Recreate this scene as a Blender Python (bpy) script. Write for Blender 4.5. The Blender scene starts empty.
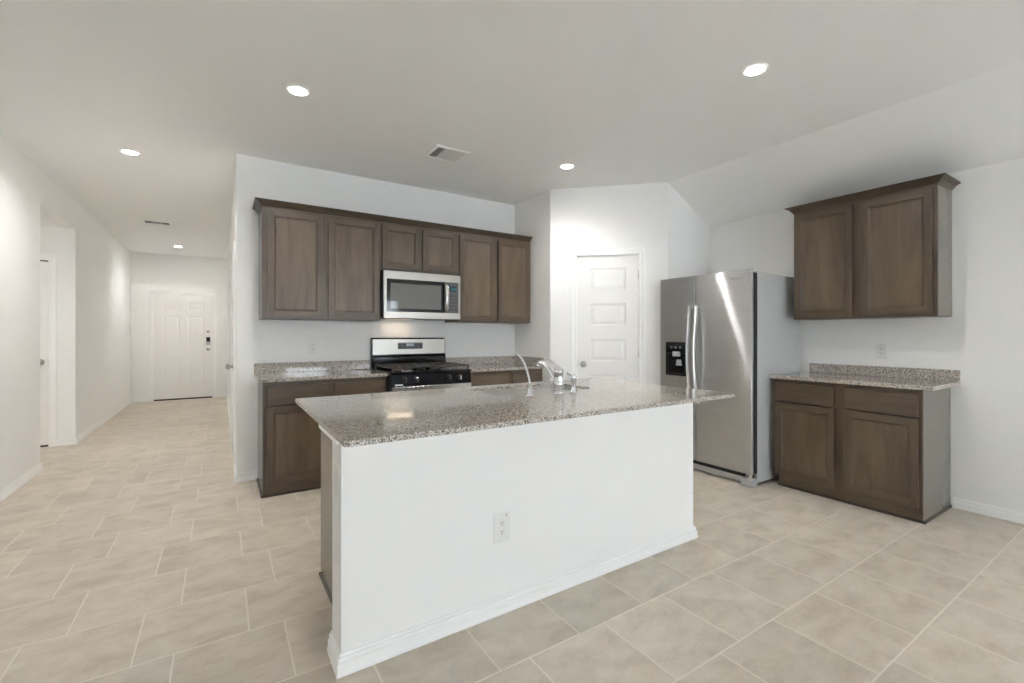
import bpy, bmesh, math, random
from mathutils import Matrix, Vector
random.seed(7)
PI = math.pi
S = bpy.context.scene
COL = S.collection

# ------------------------------------------------------------------ camera
cam_d = bpy.data.cameras.new('camera')
cam = bpy.data.objects.new('camera', cam_d); COL.objects.link(cam)
cam.location = (0, 0, 1.24)
cam.rotation_euler = (PI/2, 0, -math.radians(32.75))
cam_d.sensor_fit = 'HORIZONTAL'; cam_d.sensor_width = 36.0
cam_d.lens = 36.0*452/1024
cam_d.shift_y = (334.8-341.5)/1024
cam_d.clip_start = 0.02; cam_d.clip_end = 200
S.camera = cam

# ------------------------------------------------------------------ view, world, daylight
S.view_settings.view_transform = 'Standard'
S.view_settings.look = 'None'
S.view_settings.gamma = 1.0
S.view_settings.exposure = 2.47
S.view_settings.use_curve_mapping = False
S.cycles.use_denoising = True
S.cycles.max_bounces = 14
S.cycles.diffuse_bounces = 12
S.cycles.glossy_bounces = 6
S.cycles.sample_clamp_indirect = 30.0
w = bpy.data.worlds.new('sky'); S.world = w; w.use_nodes = True
bg = w.node_tree.nodes['Background']
bg.inputs[0].default_value = (0.80, 0.90, 1.0, 1); bg.inputs[1].default_value = 1.6

CEIL = 2.762
REAR = -4.8
WINS = [(-0.75, 0.35), (1.45, 2.55), (3.25, 4.36)]      # window openings in the rear wall (x range)
WZ0, WZ1 = 0.35, 2.26
DAY_W = 4.5
for i, (a, b) in enumerate(WINS):
    ld = bpy.data.lights.new('daylight', 'AREA'); ld.shape = 'RECTANGLE'
    ld.size = b-a; ld.size_y = WZ1-WZ0; ld.energy = DAY_W; ld.color = (0.86, 0.935, 1.0)
    lo = bpy.data.objects.new('daylight', ld); COL.objects.link(lo)
    lo.location = ((a+b)/2, REAR-0.30, (WZ0+WZ1)/2); lo.rotation_euler = (PI/2, 0, 0)
    lo.rotation_euler = Vector((0, 1, 0)).to_track_quat('-Z', 'Z').to_euler()
sd_ = bpy.data.lights.new('sun', 'SUN'); sd_.energy = 88; sd_.angle = math.radians(0.6); sd_.color = (0.86, 0.96, 1.04)
so = bpy.data.objects.new('sun', sd_); COL.objects.link(so); so.location = (1, -9, 8)
so.rotation_euler = Vector((0.10, 0.60, -0.80)).to_track_quat('-Z', 'Y').to_euler()     # high sun, lands on the floor just inside the rear windows
LAMP_W = 8.6          # each recessed light
HOOD_W = 0.065         # lamp below the microwave

# ------------------------------------------------------------------ material helpers
def new_mat(name):
    m = bpy.data.materials.new(name); m.use_nodes = True
    nt = m.node_tree; b = nt.nodes['Principled BSDF']
    return m, nt, b
def N(nt, t, **kw):
    n = nt.nodes.new(t)
    for k, v in kw.items():
        if k.startswith('i'): n.inputs[int(k[1:])].default_value = v
        else: setattr(n, k, v)
    return n
def plain(name, col, rough=0.5, metal=0.0, spec=0.5, bump=0.0, bscale=200, coat=0):
    m, nt, b = new_mat(name)
    b.inputs['Base Color'].default_value = (*col, 1)
    b.inputs['Roughness'].default_value = rough
    b.inputs['Metallic'].default_value = metal
    b.inputs['Specular IOR Level'].default_value = spec
    b.inputs['Coat Weight'].default_value = coat
    tc = N(nt, 'ShaderNodeTexCoord'); no = N(nt, 'ShaderNodeTexNoise'); no.inputs['Scale'].default_value = bscale
    nt.links.new(tc.outputs['Object'], no.inputs['Vector'])
    if bump:
        bp = N(nt, 'ShaderNodeBump'); bp.inputs['Strength'].default_value = bump; bp.inputs['Distance'].default_value = 0.002
        nt.links.new(no.outputs['Fac'], bp.inputs['Height']); nt.links.new(bp.outputs['Normal'], b.inputs['Normal'])
    else:   # slight unevenness of the gloss
        mr = N(nt, 'ShaderNodeMapRange'); mr.inputs['To Min'].default_value = rough*0.92; mr.inputs['To Max'].default_value = min(1, rough*1.08)
        nt.links.new(no.outputs['Fac'], mr.inputs['Value']); nt.links.new(mr.outputs['Result'], b.inputs['Roughness'])
    return m
def emis(name, col, s):
    m, nt, b = new_mat(name)
    b.inputs['Base Color'].default_value = (*col, 1)
    b.inputs['Emission Color'].default_value = (*col, 1); b.inputs['Emission Strength'].default_value = s
    return m
def ramp(nt, stops, interp='LINEAR'):
    r = N(nt, 'ShaderNodeValToRGB'); cr = r.color_ramp; cr.interpolation = interp
    while len(cr.elements) < len(stops): cr.elements.new(0.5)
    for e, (p, c) in zip(cr.elements, stops): e.position = p; e.color = (*c, 1)
    return r

def wood(name, axis, dark=1.0, rough=0.36, warm=1.0):
    m, nt, b = new_mat(name); L = nt.links.new
    tc = N(nt, 'ShaderNodeTexCoord'); oi = N(nt, 'ShaderNodeObjectInfo')
    off = N(nt, 'ShaderNodeVectorMath', operation='SCALE'); off.inputs['Scale'].default_value = 37.0
    cmb = N(nt, 'ShaderNodeCombineXYZ')
    for i in range(3): L(oi.outputs['Random'], cmb.inputs[i])
    L(cmb.outputs[0], off.inputs[0])
    add = N(nt, 'ShaderNodeVectorMath', operation='ADD'); L(tc.outputs['Object'], add.inputs[0]); L(off.outputs[0], add.inputs[1])
    def mp(sc):
        mm = N(nt, 'ShaderNodeMapping'); mm.inputs['Scale'].default_value = sc; L(add.outputs[0], mm.inputs['Vector']); return mm
    ax = {'x': 0, 'y': 1, 'z': 2}[axis]
    def sc(lo, hi):
        v = [hi]*3; v[ax] = lo; return v
    # broad blotches, cathedral figure, fine pores
    n1 = N(nt, 'ShaderNodeTexNoise'); n1.inputs['Scale'].default_value = 1; n1.inputs['Detail'].default_value = 3; L(mp(sc(1.6, 7)).outputs[0], n1.inputs['Vector'])
    n2 = N(nt, 'ShaderNodeTexNoise'); n2.inputs['Scale'].default_value = 1; n2.inputs['Detail'].default_value = 1.5; n2.inputs['Distortion'].default_value = 0.25; L(mp(sc(1.1, 6)).outputs[0], n2.inputs['Vector'])
    mu = N(nt, 'ShaderNodeMath', operation='MULTIPLY'); mu.inputs[1].default_value = 9; L(n2.outputs['Fac'], mu.inputs[0])
    fr = N(nt, 'ShaderNodeMath', operation='PINGPONG'); fr.inputs[1].default_value = 1; L(mu.outputs[0], fr.inputs[0])
    n3 = N(nt, 'ShaderNodeTexNoise'); n3.inputs['Scale'].default_value = 1; n3.inputs['Detail'].default_value = 4; L(mp(sc(5, 190)).outputs[0], n3.inputs['Vector'])
    c1 = ramp(nt, [(0.25, tuple(dark*x for x in (0.146*warm, 0.101, 0.063))), (0.75, tuple(dark*x for x in (0.240*warm, 0.170, 0.107)))]); L(n1.outputs['Fac'], c1.inputs[0])
    c2 = ramp(nt, [(0.0, (0.74, 0.73, 0.72)), (0.5, (1, 1, 1)), (1.0, (1.10, 1.08, 1.06))]); L(fr.outputs[0], c2.inputs[0])
    c3 = ramp(nt, [(0.3, (0.78, 0.77, 0.76)), (0.7, (1.12, 1.12, 1.12))]); L(n3.outputs['Fac'], c3.inputs[0])
    m1 = N(nt, 'ShaderNodeMix', data_type='RGBA', blend_type='MULTIPLY'); m1.inputs[0].default_value = 0.6; L(c1.outputs[0], m1.inputs[6]); L(c2.outputs[0], m1.inputs[7])
    m2 = N(nt, 'ShaderNodeMix', data_type='RGBA', blend_type='MULTIPLY'); m2.inputs[0].default_value = 0.8; L(m1.outputs[2], m2.inputs[6]); L(c3.outputs[0], m2.inputs[7])
    L(m2.outputs[2], b.inputs['Base Color'])
    b.inputs['Roughness'].default_value = rough
    b.inputs['Specular IOR Level'].default_value = 0.55
    bp = N(nt, 'ShaderNodeBump'); bp.inputs['Strength'].default_value = 0.12; bp.inputs['Distance'].default_value = 0.001
    L(n3.outputs['Fac'], bp.inputs['Height']); L(bp.outputs['Normal'], b.inputs['Normal'])
    return m

def granite(name):
    m, nt, b = new_mat(name); L = nt.links.new
    tc = N(nt, 'ShaderNodeTexCoord')
    geo = N(nt, 'ShaderNodeNewGeometry')
    P = geo.outputs['Position']
    v1 = N(nt, 'ShaderNodeTexVoronoi'); v1.inputs['Scale'].default_value = 215; v1.inputs['Randomness'].default_value = 1; L(P, v1.inputs['Vector'])
    nz = N(nt, 'ShaderNodeTexNoise'); nz.inputs['Scale'].default_value = 60; nz.inputs['Detail'].default_value = 3; L(P, nz.inputs['Vector'])
    sep = N(nt, 'ShaderNodeSeparateColor'); L(v1.outputs['Color'], sep.inputs[0])
    mixv = N(nt, 'ShaderNodeMath', operation='MULTIPLY_ADD'); mixv.inputs[1].default_value = 0.75; L(sep.outputs[0], mixv.inputs[0])
    sc = N(nt, 'ShaderNodeMath', operation='MULTIPLY'); sc.inputs[1].default_value = 0.35; L(nz.outputs['Fac'], sc.inputs[0]); L(sc.outputs[0], mixv.inputs[2])
    cr = ramp(nt, [(0.0, (0.06, 0.056, 0.053)), (0.22, (0.21, 0.19, 0.175)), (0.36, (0.45, 0.39, 0.335)), (0.55, (0.62, 0.56, 0.495)), (0.74, (0.50, 0.49, 0.48)), (0.86, (0.76, 0.735, 0.70))], 'CONSTANT')
    L(mixv.outputs[0], cr.inputs[0])
    v2 = N(nt, 'ShaderNodeTexVoronoi'); v2.inputs['Scale'].default_value = 420; L(P, v2.inputs['Vector'])
    s2 = N(nt, 'ShaderNodeSeparateColor'); L(v2.outputs['Color'], s2.inputs[0])
    c2 = ramp(nt, [(0.0, (0.25, 0.24, 0.23)), (0.16, (0.9, 0.9, 0.9)), (0.8, (1.25, 1.22, 1.18))], 'CONSTANT'); L(s2.outputs[0], c2.inputs[0])
    mm = N(nt, 'ShaderNodeMix', data_type='RGBA', blend_type='MULTIPLY'); mm.inputs[0].default_value = 0.8; L(cr.outputs[0], mm.inputs[6]); L(c2.outputs[0], mm.inputs[7])
    L(mm.outputs[2], b.inputs['Base Color'])
    b.inputs['Roughness'].default_value = 0.07; b.inputs['Specular IOR Level'].default_value = 0.6
    return m

def tile_floor():
    m, nt, b = new_mat('beige_stone_tile'); L = nt.links.new
    geo = N(nt, 'ShaderNodeNewGeometry'); sp = N(nt, 'ShaderNodeSeparateXYZ'); L(geo.outputs['Position'], sp.inputs[0])
    def mt(op, a, bb=None, c=None):
        n = N(nt, 'ShaderNodeMath', operation=op)
        for i, v in enumerate((a, bb, c)):
            if v is None: continue
            if isinstance(v, (int, float)): n.inputs[i].default_value = v
            else: L(v, n.inputs[i])
        return n.outputs[0]
    TY, TX = 0.3818, 0.3840
    yy = mt('DIVIDE', mt('SUBTRACT', sp.outputs[1], 0.279), TY)
    row = mt('FLOOR', yy); fy = mt('FRACT', yy)
    par = mt('MULTIPLY', mt('FRACT', mt('MULTIPLY', row, 0.5)), 2.0)       # 0 even, 1 odd
    off = mt('MULTIPLY_ADD', par, -0.130, 0.229)
    xx = mt('DIVIDE', mt('SUBTRACT', sp.outputs[0], off), TX)
    colm = mt('FLOOR', xx); fx = mt('FRACT', xx)
    ex = mt('MULTIPLY', mt('MINIMUM', fx, mt('SUBTRACT', 1.0, fx)), TX)
    ey = mt('MULTIPLY', mt('MINIMUM', fy, mt('SUBTRACT', 1.0, fy)), TY)
    ed = mt('MINIMUM', ex, ey)
    gr = N(nt, 'ShaderNodeMapRange'); gr.interpolation_type = 'SMOOTHSTEP'
    gr.inputs['From Min'].default_value = 0.0022; gr.inputs['From Max'].default_value = 0.0042; L(ed, gr.inputs['Value'])
    idv = N(nt, 'ShaderNodeCombineXYZ'); L(colm, idv.inputs[0]); L(row, idv.inputs[1])
    wn = N(nt, 'ShaderNodeTexWhiteNoise', noise_dimensions='3D'); L(idv.outputs[0], wn.inputs['Vector'])
    sh = N(nt, 'ShaderNodeVectorMath', operation='SCALE'); sh.inputs['Scale'].default_value = 20; L(wn.outputs['Color'], sh.inputs[0])
    ad = N(nt, 'ShaderNodeVectorMath', operation='ADD'); L(geo.outputs['Position'], ad.inputs[0]); L(sh.outputs[0], ad.inputs[1])
    mp = N(nt, 'ShaderNodeMapping'); mp.inputs['Scale'].default_value = (5.0, 8.0, 1); mp.inputs['Rotation'].default_value = (0, 0, 0.15); L(ad.outputs[0], mp.inputs['Vector'])
    n1 = N(nt, 'ShaderNodeTexNoise'); n1.inputs['Scale'].default_value = 1.0; n1.inputs['Detail'].default_value = 8; n1.inputs['Roughness'].default_value = 0.66; n1.inputs['Distortion'].default_value = 0.35; L(mp.outputs[0], n1.inputs['Vector'])
    c1 = ramp(nt, [(0.34, (0.52, 0.450, 0.368)), (0.5, (0.61, 0.540, 0.455)), (0.66, (0.675, 0.606, 0.518))]); L(n1.outputs['Fac'], c1.inputs[0])
    n2 = N(nt, 'ShaderNodeTexNoise'); n2.inputs['Scale'].default_value = 160; n2.inputs['Detail'].default_value = 2; L(ad.outputs[0], n2.inputs['Vector'])
    c2 = ramp(nt, [(0.3, (0.95, 0.95, 0.95)), (0.7, (1.04, 1.04, 1.04))]); L(n2.outputs['Fac'], c2.inputs[0])
    mm = N(nt, 'ShaderNodeMix', data_type='RGBA', blend_type='MULTIPLY'); mm.inputs[0].default_value = 1; L(c1.outputs[0], mm.inputs[6]); L(c2.outputs[0], mm.inputs[7])
    tint = N(nt, 'ShaderNodeMapRange'); tint.inputs['To Min'].default_value = 0.95; tint.inputs['To Max'].default_value = 1.05; L(wn.outputs['Value'], tint.inputs['Value'])
    tm = N(nt, 'ShaderNodeVectorMath', operation='SCALE'); L(mm.outputs[2], tm.inputs[0]); L(tint.outputs[0], tm.inputs['Scale'])
    mx = N(nt, 'ShaderNodeMix', data_type='RGBA'); mx.inputs[6].default_value = (0.76, 0.70, 0.61, 1); L(gr.outputs[0], mx.inputs[0]); L(tm.outputs[0], mx.inputs[7])
    L(mx.outputs[2], b.inputs['Base Color'])
    rr = N(nt, 'ShaderNodeMapRange'); rr.inputs['To Min'].default_value = 0.8; rr.inputs['To Max'].default_value = 0.40; L(gr.outputs[0], rr.inputs['Value']); L(rr.outputs[0], b.inputs['Roughness'])
    b.inputs['Specular IOR Level'].default_value = 0.4
    bp = N(nt, 'ShaderNodeBump'); bp.inputs['Strength'].default_value = 0.35; bp.inputs['Distance'].default_value = 0.0015; L(gr.outputs[0], bp.inputs['Height']); L(bp.outputs['Normal'], b.inputs['Normal'])
    return m

def brushed(name, col, rough, aniso, axis):
    m, nt, b = new_mat(name); L = nt.links.new
    b.inputs['Metallic'].default_value = 1.0; b.inputs['Roughness'].default_value = rough
    b.inputs['Anisotropic'].default_value = aniso
    tc = N(nt, 'ShaderNodeTexCoord'); mp = N(nt, 'ShaderNodeMapping')
    mp.inputs['Scale'].default_value = {'x': (3, 300, 300), 'z': (300, 300, 3)}[axis]
    L(tc.outputs['Object'], mp.inputs['Vector'])
    no = N(nt, 'ShaderNodeTexNoise'); no.inputs['Scale'].default_value = 1; L(mp.outputs[0], no.inputs['Vector'])
    cr = ramp(nt, [(0.3, tuple(c*0.93 for c in col)), (0.7, tuple(min(1, c*1.05) for c in col))]); L(no.outputs['Fac'], cr.inputs[0]); L(cr.outputs[0], b.inputs['Base Color'])
    if aniso:
        vt = N(nt, 'ShaderNodeVectorTransform', vector_type='VECTOR', convert_from='OBJECT', convert_to='WORLD')
        vt.inputs[0].default_value = (0, 0, 1) if axis == 'x' else (1, 0, 0)
        L(vt.outputs[0], b.inputs['Tangent'])
        g = N(nt, 'ShaderNodeBsdfAnisotropic', distribution='BECKMANN'); g.inputs['Roughness'].default_value = 0.24; g.inputs['Anisotropy'].default_value = -0.86
        L(cr.outputs[0], g.inputs['Color']); L(vt.outputs[0], g.inputs['Tangent'])     # long streaks across the brushing
        mx = N(nt, 'ShaderNodeMixShader'); mx.inputs[0].default_value = 0.22
        L(b.outputs[0], mx.inputs[1]); L(g.outputs[0], mx.inputs[2]); L(mx.outputs[0], nt.nodes['Material Output'].inputs[0])
    return m

def thin_glass(name):
    m = bpy.data.materials.new(name); m.use_nodes = True; nt = m.node_tree
    nt.nodes.remove(nt.nodes['Principled BSDF']); out = nt.nodes['Material Output']
    t = N(nt, 'ShaderNodeBsdfTransparent'); g = N(nt, 'ShaderNodeBsdfGlossy'); g.inputs['Roughness'].default_value = 0.02
    fr = N(nt, 'ShaderNodeFresnel'); mx = N(nt, 'ShaderNodeMixShader')
    nt.links.new(fr.outputs[0], mx.inputs[0]); nt.links.new(t.outputs[0], mx.inputs[1]); nt.links.new(g.outputs[0], mx.inputs[2]); nt.links.new(mx.outputs[0], out.inputs[0])
    return m

M = dict(
    wall=plain('wall_paint', (0.87, 0.867, 0.855), 0.75, bump=0.04, bscale=350, spec=0.3),
    ceil=plain('ceiling_paint', (0.90, 0.90, 0.89), 0.9, bump=0.08, bscale=260, spec=0.2),
    trim=plain('trim_paint', (0.90, 0.90, 0.89), 0.35),
    door=plain('door_paint', (0.85, 0.84, 0.825), 0.4),
    woodv=wood('stained_wood_vertical_grain', 'z', 0.55), woodh=wood('stained_wood_level_grain', 'x', 0.56),
    panel=wood('stained_wood_panel', 'z', 0.71),
    shoe=wood('stained_wood_moulding', 'x', 0.46),
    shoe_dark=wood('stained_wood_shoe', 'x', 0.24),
    veneer=plain('stained_end_panel_laminate', (0.165, 0.145, 0.120), 0.22, spec=0.9),
    granite=granite('speckled_granite'), floor=tile_floor(),
    steel=brushed('brushed_steel', (0.60, 0.60, 0.60), 0.36, 0.7, 'x'),
    handle_steel=plain('satin_handle_steel', (0.62, 0.61, 0.595), 0.36, 1.0),
    range_steel=brushed('range_steel', (0.45, 0.425, 0.385), 0.34, 0.0, 'x'),
    steel_plain=brushed('satin_steel', (0.36, 0.355, 0.345), 0.36, 0.0, 'x'),
    steel_bright=brushed('bright_steel', (0.66, 0.64, 0.61), 0.24, 0.0, 'x'),
    chrome=plain('chrome', (0.82, 0.84, 0.86), 0.06, 1.0),
    nickel=plain('satin_nickel', (0.45, 0.435, 0.41), 0.28, 1.0),
    fridge_side=plain('grey_coated_steel', (0.47, 0.475, 0.475), 0.42),
    button=plain('dark_button', (0.055, 0.055, 0.058), 0.4),
    panelblack=plain('black_panel', (0.008, 0.008, 0.009), 0.25, spec=0.10),
    black=plain('black_gloss', (0.008, 0.008, 0.009), 0.08),
    blackm=plain('black_satin', (0.014, 0.014, 0.015), 0.4),
    dark=plain('dark_gasket', (0.02, 0.02, 0.02), 0.7),
    iron=plain('cast_iron', (0.035, 0.028, 0.024), 0.42, bump=0.1, bscale=300),
    mwglass=plain('smoked_window_glass', (0.16, 0.16, 0.15), 0.05),
    keypad=plain('grey_keypad', (0.10, 0.10, 0.105), 0.35),
    plastic=plain('white_plastic', (0.80, 0.80, 0.78), 0.35),
    slot=plain('outlet_slot', (0.05, 0.05, 0.05), 0.6),
    greyplastic=plain('grey_plastic', (0.45, 0.45, 0.45), 0.4),
    lens=emis('lamp_lens', (1.0, 0.97, 0.93), 9.0),
    blue=emis('blue_display', (0.08, 0.36, 0.45), 0.09),
    white_digits=emis('pale_display', (0.55, 0.70, 0.80), 0.25),
    glow=emis('hood_lamp_lens', (1.0, 0.82, 0.62), 0.15),
    sweep=plain('door_sweep', (0.035, 0.022, 0.016), 0.6),
    glass=thin_glass('window_glass'),
)

# ------------------------------------------------------------------ mesh helpers
class MB:
    """collects shapes into one mesh"""
    def __init__(s): s.bm = bmesh.new(); s.mats = []
    def mi(s, m):
        if m is None: return 0
        if m not in s.mats: s.mats.append(m)
        return s.mats.index(m)
    def box(s, x0, x1, y0, y1, z0, z1, m=None, skip=()):
        k = s.mi(m); v = [s.bm.verts.new((x, y, z)) for x in (x0, x1) for y in (y0, y1) for z in (z0, z1)]
        F = {'-x': (0, 1, 3, 2), '+x': (4, 6, 7, 5), '-y': (0, 4, 5, 1), '+y': (2, 3, 7, 6), '-z': (0, 2, 6, 4), '+z': (1, 5, 7, 3)}
        for n, f in F.items():
            if n in skip: continue
            s.bm.faces.new([v[i] for i in f]).material_index = k
        return s
    def prism(s, pts, axis, a, b, m=None):
        """closed outline extruded along axis from a to b; pts are the other two coordinates in order"""
        k = s.mi(m)
        def P(p, t):
            return {'x': (t, p[0], p[1]), 'y': (p[0], t, p[1]), 'z': (p[0], p[1], t)}[axis]
        A = [s.bm.verts.new(P(p, a)) for p in pts]; B = [s.bm.verts.new(P(p, b)) for p in pts]
        n = len(pts); fs = [s.bm.faces.new(A), s.bm.faces.new(B[::-1])]
        for i in range(n): fs.append(s.bm.faces.new((A[i], B[i], B[(i+1) % n], A[(i+1) % n])))
        for f in fs: f.material_index = k
        return s
    def lathe(s, prof, c=(0, 0, 0), axis='z', seg=24, m=None):
        """prof: list of (radius, height) turned round an axis through c"""
        k = s.mi(m); rings = []
        def P(r, h, a):
            u, v = r*math.cos(a), r*math.sin(a)
            o = {'z': (u, v, h), 'y': (u, h, v), 'x': (h, u, v)}[axis]
            return tuple(c[i]+o[i] for i in range(3))
        for r, h in prof:
            if r < 1e-6: rings.append([s.bm.verts.new(P(0, h, 0))])
            else: rings.append([s.bm.verts.new(P(r, h, 2*PI*j/seg)) for j in range(seg)])
        for A, B in zip(rings, rings[1:]):
            for j in range(seg):
                j2 = (j+1) % seg
                if len(A) == 1 and len(B) == 1: continue
                if len(A) == 1: f = s.bm.faces.new((A[0], B[j2], B[j]))
                elif len(B) == 1: f = s.bm.faces.new((A[j], A[j2], B[0]))
                else: f = s.bm.faces.new((A[j], A[j2], B[j2], B[j]))
                f.material_index = k; f.smooth = True
        return s
    def tube(s, pts, r, seg=12, m=None, flat=None):
        """round bar along points; r may be a list; flat=(a,b) squashes the section"""
        k = s.mi(m); pts = [Vector(p) for p in pts]; n = len(pts); rings = []
        rs = r if isinstance(r, (list, tuple)) else [r]*n
        up = None
        for i, p in enumerate(pts):
            t = (pts[min(i+1, n-1)]-pts[max(i-1, 0)]).normalized()
            if up is None:
                up = Vector((0, 0, 1)) if abs(t.z) < 0.9 else Vector((1, 0, 0))
            e1 = t.cross(up).normalized(); e2 = e1.cross(t).normalized(); up = e2
            fa, fb = flat or (1, 1)
            rings.append([s.bm.verts.new(p+e1*(rs[i]*fa*math.cos(2*PI*j/seg))+e2*(rs[i]*fb*math.sin(2*PI*j/seg))) for j in range(seg)])
        for A, B in zip(rings, rings[1:]):
            for j in range(seg):
                f = s.bm.faces.new((A[j], A[(j+1) % seg], B[(j+1) % seg], B[j])); f.material_index = k; f.smooth = True
        for R in (rings[0][::-1], rings[-1]):
            s.bm.faces.new(R).material_index = k
        return s
    def slab(s, x0, x1, y0, y1, z0, z1, panels, rings, m=None, mh=None, mp=None):
        """board whose front (-y) carries moulded panels: rings = (inset, depth) steps; mh = material of the cross rails"""
        k = s.mi(m); kh = s.mi(mh) if mh else k; kp = s.mi(mp) if mp else k
        s.box(x0, x1, y0, y1, z0, z1, m, skip=('-y',))
        xs = sorted({x0, x1} | {p[0] for p in panels} | {p[1] for p in panels}); zs = sorted({z0, z1} | {p[2] for p in panels} | {p[3] for p in panels})
        def q(a, b, c, d, kk):
            s.bm.faces.new([s.bm.verts.new(p) for p in (a, b, c, d)]).material_index = kk
        for i in range(len(xs)-1):
            for j in range(len(zs)-1):
                a, b, c, d = xs[i], xs[i+1], zs[j], zs[j+1]
                mx, mz = (a+b)/2, (c+d)/2
                if any(p[0] < mx < p[1] and p[2] < mz < p[3] for p in panels): continue
                rail = any(p[0] < mx < p[1] for p in panels)
                q((a, y0, c), (b, y0, c), (b, y0, d), (a, y0, d), kh if rail else k)
        for a, b, c, d in panels:
            pr = (0, 0)
            for ins, dep in rings:
                o = [(a+pr[0], c+pr[0]), (b-pr[0], c+pr[0]), (b-pr[0], d-pr[0]), (a+pr[0], d-pr[0])]
                n = [(a+ins, c+ins), (b-ins, c+ins), (b-ins, d-ins), (a+ins, d-ins)]
                for e in range(4):
                    f = (e+1) % 4
                    q((o[e][0], y0+pr[1], o[e][1]), (o[f][0], y0+pr[1], o[f][1]), (n[f][0], y0+dep, n[f][1]), (n[e][0], y0+dep, n[e][1]), k)
                pr = (ins, dep)
            q((a+pr[0], y0+pr[1], c+pr[0]), (b-pr[0], y0+pr[1], c+pr[0]), (b-pr[0], y0+pr[1], d-pr[0]), (a+pr[0], y0+pr[1], d-pr[0]), kp)
        return s
    def mesh(s, name, mat, weld=True):
        if mat is not None and mat not in s.mats: s.mats.insert(0, mat)
        if weld: bmesh.ops.remove_doubles(s.bm, verts=s.bm.verts, dist=1e-6)
        bmesh.ops.recalc_face_normals(s.bm, faces=s.bm.faces)
        me = bpy.data.meshes.new(name); s.bm.to_mesh(me); s.bm.free()
        for m in s.mats: me.materials.append(m)
        return me

WPOS = {}
def tag(o, label, cat=None, group=None):
    o['label'] = label
    if cat: o['category'] = cat
    if group: o['group'] = group
    return o
def frame(origin, xdir=(1, 0)):
    """front faces local -y; x runs along xdir"""
    return (tuple(origin), math.atan2(xdir[1], xdir[0]))
def thing(name, label, cat, fr=((0, 0, 0), 0), group=None):
    o = bpy.data.objects.new(name, None); COL.objects.link(o)
    o.empty_display_size = 0.1
    o.location = fr[0]; o.rotation_euler = (0, 0, fr[1]); WPOS[o.name] = Vector((0, 0, 0))
    return tag(o, label, cat, group)
def add_bevel(o, wd, seg=2):
    md = o.modifiers.new('bevel', 'BEVEL'); md.width = wd; md.segments = seg; md.limit_method = 'ANGLE'; md.angle_limit = math.radians(40)
    md.harden_normals = False
def part(name, mb, mat, parent, bevel=0.0, label=None):
    """mesh in the thing's own coordinates, origin at its middle"""
    me = mb.mesh(name, mat)
    lo = Vector([min(v.co[i] for v in me.vertices) for i in range(3)]); hi = Vector([max(v.co[i] for v in me.vertices) for i in range(3)])
    c = (lo+hi)/2
    me.transform(Matrix.Translation(-c))
    o = bpy.data.objects.new(name, me); COL.objects.link(o)
    o.parent = parent; o.location = c-WPOS[parent.name]; WPOS[o.name] = c
    if bevel: add_bevel(o, bevel)
    if label: o['label'] = label
    return o
def solo(name, mb, mat, label, cat, fr=((0, 0, 0), 0), group=None, bevel=0.0):
    """a thing that is one mesh"""
    me = mb.mesh(name, mat); o = bpy.data.objects.new(name, me); COL.objects.link(o)
    o.location = fr[0]; o.rotation_euler = (0, 0, fr[1]); WPOS[o.name] = Vector((0, 0, 0))
    if bevel: add_bevel(o, bevel)
    return tag(o, label, cat, group)
def struct(name, mb, mat, label, fr=((0, 0, 0), 0), bevel=0.0):
    o = solo(name, mb, mat, label, name.split('_')[0], fr, None, bevel); o['kind'] = 'structure'; return o

# ------------------------------------------------------------------ the shell
XL, XH, YK = -1.39, 0.108, 4.45        # hall left wall, hall right wall, kitchen back wall
XP, YP = 2.90, 3.765                  # pantry side wall, its front corner
DX, DY = 3.745, 2.95                  # end of the slanted pantry wall
XR, ZR = 4.43, 2.405                   # right wall and its top
YF = 10.70                            # front door wall
YO0, YO1 = 5.80, 6.985                # opening of the side hall
T = 0.12
struct('floor', MB().box(-4.2, XR+T, REAR-T, YF+T, -0.1, 0), M['floor'], 'beige square stone look floor tiles with pale grout')
mb = MB()
mb.prism([(-1.39-T, CEIL), (DX, CEIL), (XR+T, CEIL-(XR+T-DX)*(CEIL-ZR)/(XR-DX)), (XR+T, CEIL+0.2), (-1.39-T, CEIL+0.2)], 'y', REAR-T, YF+T)
struct('ceiling', mb, M['ceil'], 'white ceiling, flat with a slope down to the right wall')
struct('ceiling_side_hall', MB().box(-4.2, XL-T, YO0-T, YO1+T, 2.44, 2.60), M['ceil'], 'low ceiling of the side hall')
mb = MB().box(XL-T, XL, REAR-T, YO0, 0, CEIL).box(XL-T, XL, YO1, YF, 0, CEIL).box(XL-T, XL, YO0, YO1, 2.44, CEIL)
struct('wall_left', mb, M['wall'], 'long white wall at the left with a cased opening')
struct('wall_side_hall_near', MB().box(-4.2, XL-T, YO0-T, YO0, 0, 2.44), M['wall'], 'near wall of the side hall')
SDX0, SDX1, SDZ = -2.375, -1.613, 2.062
mb = MB().box(-4.2, SDX0-0.02, YO1, YO1+T, 0, 2.44).box(SDX1+0.02, XL-T, YO1, YO1+T, 0, 2.44).box(SDX0-0.02, SDX1+0.02, YO1, YO1+T, SDZ+0.02, 2.44)
struct('wall_side_hall_far', mb, M['wall'], 'far wall of the side hall with a door')
struct('wall_side_hall_end', MB().box(-4.2-T, -4.2, YO0-T, YO1+T, 0, 2.6), M['wall'], 'end wall of the side hall')
struct('wall_front', MB().box(XL-T, XH+T, YF, YF+T, 0, CEIL), M['wall'], 'end wall of the hall round the front door')
struct('wall_hall', MB().box(XH, XH+T, YK+T, YF, 0, CEIL), M['wall'], 'right wall of the hall')
struct('wall_kitchen', MB().box(XH, XP+T, YK, YK+T, 0, CEIL), M['wall'], 'white kitchen wall behind the range')
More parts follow.
